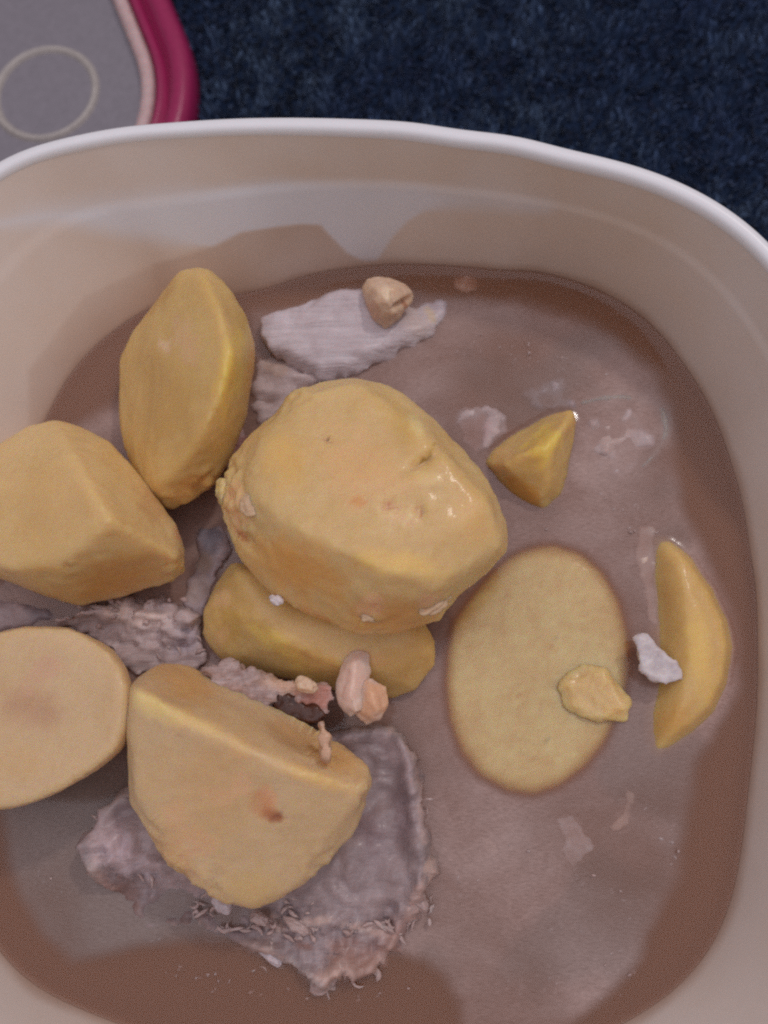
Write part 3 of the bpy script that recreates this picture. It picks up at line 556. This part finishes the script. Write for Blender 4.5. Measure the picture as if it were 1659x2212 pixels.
# onion piece, two lobes
on = finish('onion_piece', hull([(740,1420,1.0),(765,1400,1.0),(798,1405,1.0),(806,1450,1.05),(790,1530,1.2),(755,1556,1.1),(730,1530,1.05),(719,1480,1.0),(765,1430,1.25),(755,1500,1.35),(770,1540,1.3),(760,1480,.7)], .035, 9), ONION,
    'glossy pinkish onion piece with a folded lobe, below the middle of the tub', 'onion', spots=[(760,1470,60,(205,172,160),.5,1.8,95)], rough=.03, rs=3, seed=63)
finish('lobe', hull([(775,1480,1.1),(800,1462,1.2),(835,1482,1.15),(846,1520,1.1),(822,1556,1.05),(790,1568,1.0),(765,1545,1.1),(800,1500,1.38),(815,1535,1.32),(800,1520,.8)], .035, 9), ONION, '', None, spots=[(810,1515,50,(200,150,110),.6)], rough=.04, rs=3, seed=64, parent=on)
# onion curl under the surface, right
def curl(pts, width, z, t=.05):
    """curved petal: a ribbon following the picture points"""
    V = []; F = []; n = len(pts)
    for i, (x, y) in enumerate(pts):
        a_, b_ = np.array(pts[max(0, i-1)]), np.array(pts[min(n-1, i+1)]); d = (b_-a_)/max(1e-6, np.linalg.norm(b_-a_)); nrm = np.array((-d[1], d[0]))
        wd = width*math.sin(math.pi*(i+.4)/(n-.2))**.6
        for k, (u, dz) in enumerate(((-1, 0), (-.5, t*1.4), (0, t*2), (.5, t*1.4), (1, 0), (0, -t))):
            q = np.array((x, y)) + nrm*u*wd; V.append(at(q[0], q[1], z+dz))
    for i in range(n-1):
        for k in range(6):
            a_ = i*6+k; b_ = i*6+(k+1) % 6; F.append((a_, b_, b_+6, a_+6))
    F.append(tuple(range(6))); F.append(tuple((n-1)*6+k for k in reversed(range(6))))
    me = from_arrays('curl', V, F); bm = bmesh.new(); bm.from_mesh(me); bmesh.ops.recalc_face_normals(bm, faces=bm.faces)
    bmesh.ops.subdivide_edges(bm, edges=bm.edges, cuts=2, use_grid_fill=True, smooth=.5); bm.to_mesh(me); bm.free(); return me
def arc(p, n=14):
    p = np.array(p, float); t = np.linspace(0, len(p)-1, n); out = []
    for a_ in t:
        i = min(int(a_), len(p)-2); f = a_-i; p0, p1, p2, p3 = p[max(0, i-1)], p[i], p[i+1], p[min(len(p)-1, i+2)]
        out.append(tuple(.5*((2*p1)+(-p0+p2)*f+(2*p0-5*p1+4*p2-p3)*f*f+(-p0+3*p1-3*p2+p3)*f**3)))
    return out
oc = finish('onion_curl', curl(arc([(1255,872),(1310,860),(1370,862),(1425,880),(1440,920),(1420,975),(1385,1010)]), 16, -.10), ONION_CLEAR, 'clear curved onion petal floating just under the surface near the right wall', 'onion', rough=.04, rs=2.5, seed=71)
finish('inner_layer', curl(arc([(1300,1010),(1345,975),(1375,930),(1360,895),(1320,890)]), 13, -.13), ONION_CLEAR, '', None, rough=.04, rs=2.5, seed=72, parent=oc)
# lumps on potato and meat
for k, (x, y, z, rx, ry, rz, an, mat, nm, lab) in enumerate([
    (806,1314,2.06,.24,.22,.09,20,CRUMB,'crumb','round pale crumb on the front face of the largest potato chunk'),
    (935,1300,2.12,.30,.17,.09,25,CRUMB,'crumb','faint long pale crumb on the lower right face of the largest potato chunk'),
    (597,1296,1.72,.12,.08,.07,-20,FLAKE,'crumb','tiny bright white dot at the lower left edge of the largest potato chunk'),
    (548,1085,2.40,.22,.2,.08,40,CRUMB,'crumb','pale crumb on the left shoulder of the largest potato chunk'),
    (488,1062,1.75,.16,.22,.14,10,P_PEACH,'crumb','frayed potato crumb on the far left rim of the largest chunk'),
    (225,1812,.55,.24,.16,.12,30,MEAT_PALE,'crumb','pale knob of fat at the left tip of the dark meat slice'),
    (640,2000,.24,.24,.09,.08,-30,SHRED,'crumb','pale shred on the dark meat just below the half round potato piece'),
    (700,2122,.0,.26,.14,.08,40,SHRED,'crumb','pale knobbly tip at the very front of the dark meat slice'),
    (585,2065,.04,.22,.09,.07,-35,MEAT_PALE,'crumb','bright flake at the sunken front edge of the dark meat'),
    (480,1950,.42,.2,.14,.12,-50,MEAT_PALE,'crumb','greyish crumb on the dark meat left of the front potato tip'),
    (560,1985,.38,.16,.10,.10,-20,SHRED,'crumb','small crumb on the dark meat under the front potato tip'),
    (660,1480,1.42,.18,.12,.10,-20,BEAN,'crumb','tan crumb on the pink shredded meat left of the onion piece'),
    (900,1935,.30,.25,.13,.10,-60,SHRED,'crumb','pale ragged tuft on the right edge of the dark meat slice'),
    ]):
    blob(x, y, z, rx, ry, rz, an, mat, nm, lab, 'crumb', seed=80+k, lump=.30)

# the broth creeps up a little wherever food breaks its surface
from mathutils.bvhtree import BVHTree
Pm = co_of(mb); top_i = np.where(Pm[:, 2] < .0005)[0]; top_i = top_i[(Pm[top_i, 2] > -.001)]; rise = np.zeros(len(Pm))
for q in list(C.objects):
    if q.type != 'MESH' or q.parent or not any(k in q.name for k in ('potato_chunk',)) or 'just level' in q.get('label', ''): continue
    A_ = co_of(q.data) + np.array(q.location)
    if A_[:, 2].max() < .06 or A_[:, 2].min() > -.02: continue
    tree = BVHTree.FromPolygons([tuple(p) for p in A_], [tuple(p.vertices) for p in q.data.polygons]); lo, hi = A_.min(0)-.35, A_.max(0)+.35
    for i in top_i:
        x, y = Pm[i, 0], Pm[i, 1]
        if lo[0] < x < hi[0] and lo[1] < y < hi[1]:
            h = tree.find_nearest((x, y, .02), .32)
            if h[0] is not None: rise[i] = max(rise[i], .030*math.exp(-h[3]/.09))
Pm[:, 2] += rise; mb.vertices.foreach_set('co', Pm.ravel()); mb.update()

# ------------------------------------------------------------------ lid lying on the carpet
def srgb_mat(name, c, rough, sss=0.0, ns=.12, bump=.05, sc=6):
    s = NT(name); v = s.coords(); n = s.noise(v, sc, 4, .6)
    s.l(s.ramp(n, [(.3, tuple(x*(1-ns) for x in c)), (.7, tuple(min(1, x*(1+ns)) for x in c))]), s.b.inputs['Base Color'])
    s.p(Roughness=rough, Subsurface_Weight=sss); s.l(s.bump(n, bump, .03), s.b.inputs['Normal']); return s.m
L_PANEL = srgb_mat('lid_panel', (.235, .215, .25), .42, ns=.08)
L_MAG = srgb_mat('lid_magenta', (.34, .018, .10), .35, ns=.1)
L_SEAL = srgb_mat('lid_seal', (.60, .42, .42), .5, .2)
CZ = BOT - .25                  # carpet level
corner = at(392, 200, CZ+.6)    # rightmost point of the lid
def rrect(half, rad, n=24):
    out = []
    for (sx, sy, a0) in ((1, 1, 0), (-1, 1, 90), (-1, -1, 180), (1, -1, 270)):
        for k in range(n+1):
            a_ = math.radians(a0 + 90*k/n); out.append((sx*(half-rad)+rad*math.cos(a_), sy*(half-rad)+rad*math.sin(a_)))
    return np.array(out)
LH, LR, LA = 6.9, 4.6, math.radians(22)
q_ = LH-LR
lid = empty('container_lid', (corner[0]-LR-q_*(math.cos(LA)+math.sin(LA)), corner[1]-q_*(math.sin(LA)-math.cos(LA)), CZ)); lid.rotation_euler.z = LA
tag(lid, 'upturned grey lid with magenta rim and pink seal lying behind the tub', 'lid')
def lid_loft(name, prof, mat, wrap=False, cap=False):
    rings = []
    for off, z in prof:
        p = rrect(LH+off, max(.2, LR+off)); rings.append(np.column_stack([p, np.full(len(p), z)]))
    n = len(rings[0]); V = np.concatenate(rings); F = []; m = len(rings)
    for k in range(m if wrap else m-1):
        for i in range(n):
            j = (i+1) % n; F.append((k*n+i, k*n+j, ((k+1) % m)*n+j, ((k+1) % m)*n+i))
    if cap: F.append(tuple((m-1)*n+i for i in range(n)))
    return link(name, from_arrays(name, V, F), lid, mat)
lid_loft('rim', [(-.70, .42), (-.62, .62), (-.50, .64), (-.42, .34), (-.30, .34), (-.22, .78), (-.02, .84), (.18, .80), (.30, .55), (.34, .1), (.30, .02), (-.70, .02)], L_MAG, wrap=True)
lid_loft('seal', [(-1.10, .36), (-1.06, .52), (-.96, .60), (-.84, .62), (-.74, .56), (-.70, .38), (-.80, .30), (-1.0, .30)], L_SEAL, wrap=True)
lid_loft('panel', [(-.90, .32), (-1.2, .30), (-1.9, .27), (-4.5, .25)], L_PANEL, cap=True)
def torus(name, R, prof, cx, cy_, mat):
    V = []; F = []; n = 72; m = len(prof)
    for i in range(n):
        a_ = 2*math.pi*i/n
        for (dr, z) in prof: V.append((cx+(R+dr)*math.cos(a_), cy_+(R+dr)*math.sin(a_), z))
    for i in range(n):
        for k in range(m-1):
            F.append((i*m+k, ((i+1) % n)*m+k, ((i+1) % n)*m+k+1, i*m+k+1))
    return link(name, from_arrays(name, V, F), lid, mat)
c0 = at(97, 200, CZ+.3); dx, dy = c0[0]-lid.location.x, c0[1]-lid.location.y; ang = -lid.rotation_euler.z
L_RING = srgb_mat('lid_ring', (.44, .40, .38), .4)
torus('embossed_ring', 1.32, [(-.12, .25), (-.09, .29), (-.04, .35), (.015, .37), (.06, .34), (.09, .29), (.12, .25)], dx*math.cos(ang)-dy*math.sin(ang), dx*math.sin(ang)+dy*math.cos(ang), L_RING)

# ------------------------------------------------------------------ carpet
s = NT('carpet'); v = s.coords(); n = s.noise(v, 1.6, 6, .75)
s.l(s.ramp(n, [(.3, (.007, .014, .035)), (.7, (.022, .04, .09))]), s.b.inputs['Base Color']); s.p(Roughness=.95, Specular_IOR_Level=.1)
s.l(s.bump(s.noise(v, 7, 4, .7), .8, .2), s.b.inputs['Normal']); CARPET = s.m
s = NT('carpet_fibre'); a = s.attr('tint'); s.l(a.outputs['Color'], s.b.inputs['Base Color']); s.p(Roughness=.85, Specular_IOR_Level=.15, Sheen_Weight=.1); FIBRE = s.m
me = from_arrays('carpet', [(-90, -90, CZ-.02), (90, -90, CZ-.02), (90, 90, CZ-.02), (-90, 90, CZ-.02)], [(0, 1, 2, 3)])
tag(link('carpet', me, None, CARPET, False), 'dark blue carpet under the tub and lid', kind='structure')
rng = np.random.default_rng(5); NF = 260000
X = rng.uniform(-24, 24, NF); Y = rng.uniform(-14, 26, NF)
keep = ~((np.abs(X) < 5) & (np.abs(Y) < 5)); X, Y = X[keep], Y[keep]
# keep pile out of the lid's footprint
dx, dy = X-lid.location.x, Y-lid.location.y; u = dx*math.cos(ang)-dy*math.sin(ang); v_ = dx*math.sin(ang)+dy*math.cos(ang)
keep = ~((np.abs(u) < LH-.2) & (np.abs(v_) < LH-.2) & (np.abs(u)+np.abs(v_) < LH*1.66)); X, Y = X[keep], Y[keep]; NF = len(X)
cl = fbm(np.column_stack([X, Y, 0*X]), 1.1, 3, 3); cl2 = fbm(np.column_stack([X, Y, 0*X]), .25, 2, 8)
H = rng.uniform(.10, .24, NF)*(1+.7*cl); A = rng.uniform(0, 2*math.pi, NF); L = rng.uniform(.02, .16, NF); A2 = cl*5+rng.normal(0, .8, NF); W = rng.uniform(.03, .055, NF)
V = np.zeros((NF, 5, 3)); ca, sa = np.cos(A)*W, np.sin(A)*W; lx, ly = np.cos(A2)*L, np.sin(A2)*L
for k, (f, hz, wd) in enumerate(((0, 0, 1), (0, 0, -1), (.45, .65, -.8), (.45, .65, .8), (1, 1, 0))):
    V[:, k, 0] = X+lx*f+ca*wd; V[:, k, 1] = Y+ly*f+sa*wd; V[:, k, 2] = CZ-.02+H*hz
me = bpy.data.meshes.new('carpet_pile'); me.vertices.add(NF*5); me.vertices.foreach_set('co', V.ravel())
idx = np.arange(NF)[:, None]*5
loops = np.concatenate([idx+np.array([0, 1, 2, 3]), idx+np.array([3, 2, 4])], 1).ravel()
me.loops.add(NF*7); me.loops.foreach_set('vertex_index', loops)
me.polygons.add(NF*2); st = np.stack([np.arange(NF)*7, np.arange(NF)*7+4], 1).ravel(); me.polygons.foreach_set('loop_start', st)
me.update(calc_edges=True); me.validate()
base = np.array((.052, .09, .205)); alt = np.array((.09, .135, .20)); dk = np.array((.022, .032, .082))
t = np.clip(.5+cl*.9+rng.normal(0, .18, NF), 0, 1)[:, None]; t2 = np.clip(.45-cl2*1.2, 0, 1)[:, None]
col = dk*(1-t)+base*t; col = col*(1-.5*t2)+alt*t*.5*t2*2; col *= rng.uniform(.6, 1.35, (NF, 1))
col = np.repeat(np.column_stack([col, np.ones(NF)]), 5, 0); set_col(me, 'tint', col)
tag(link('carpet_pile', me, None, FIBRE, False), 'short fuzzy dark blue carpet pile', kind='stuff')
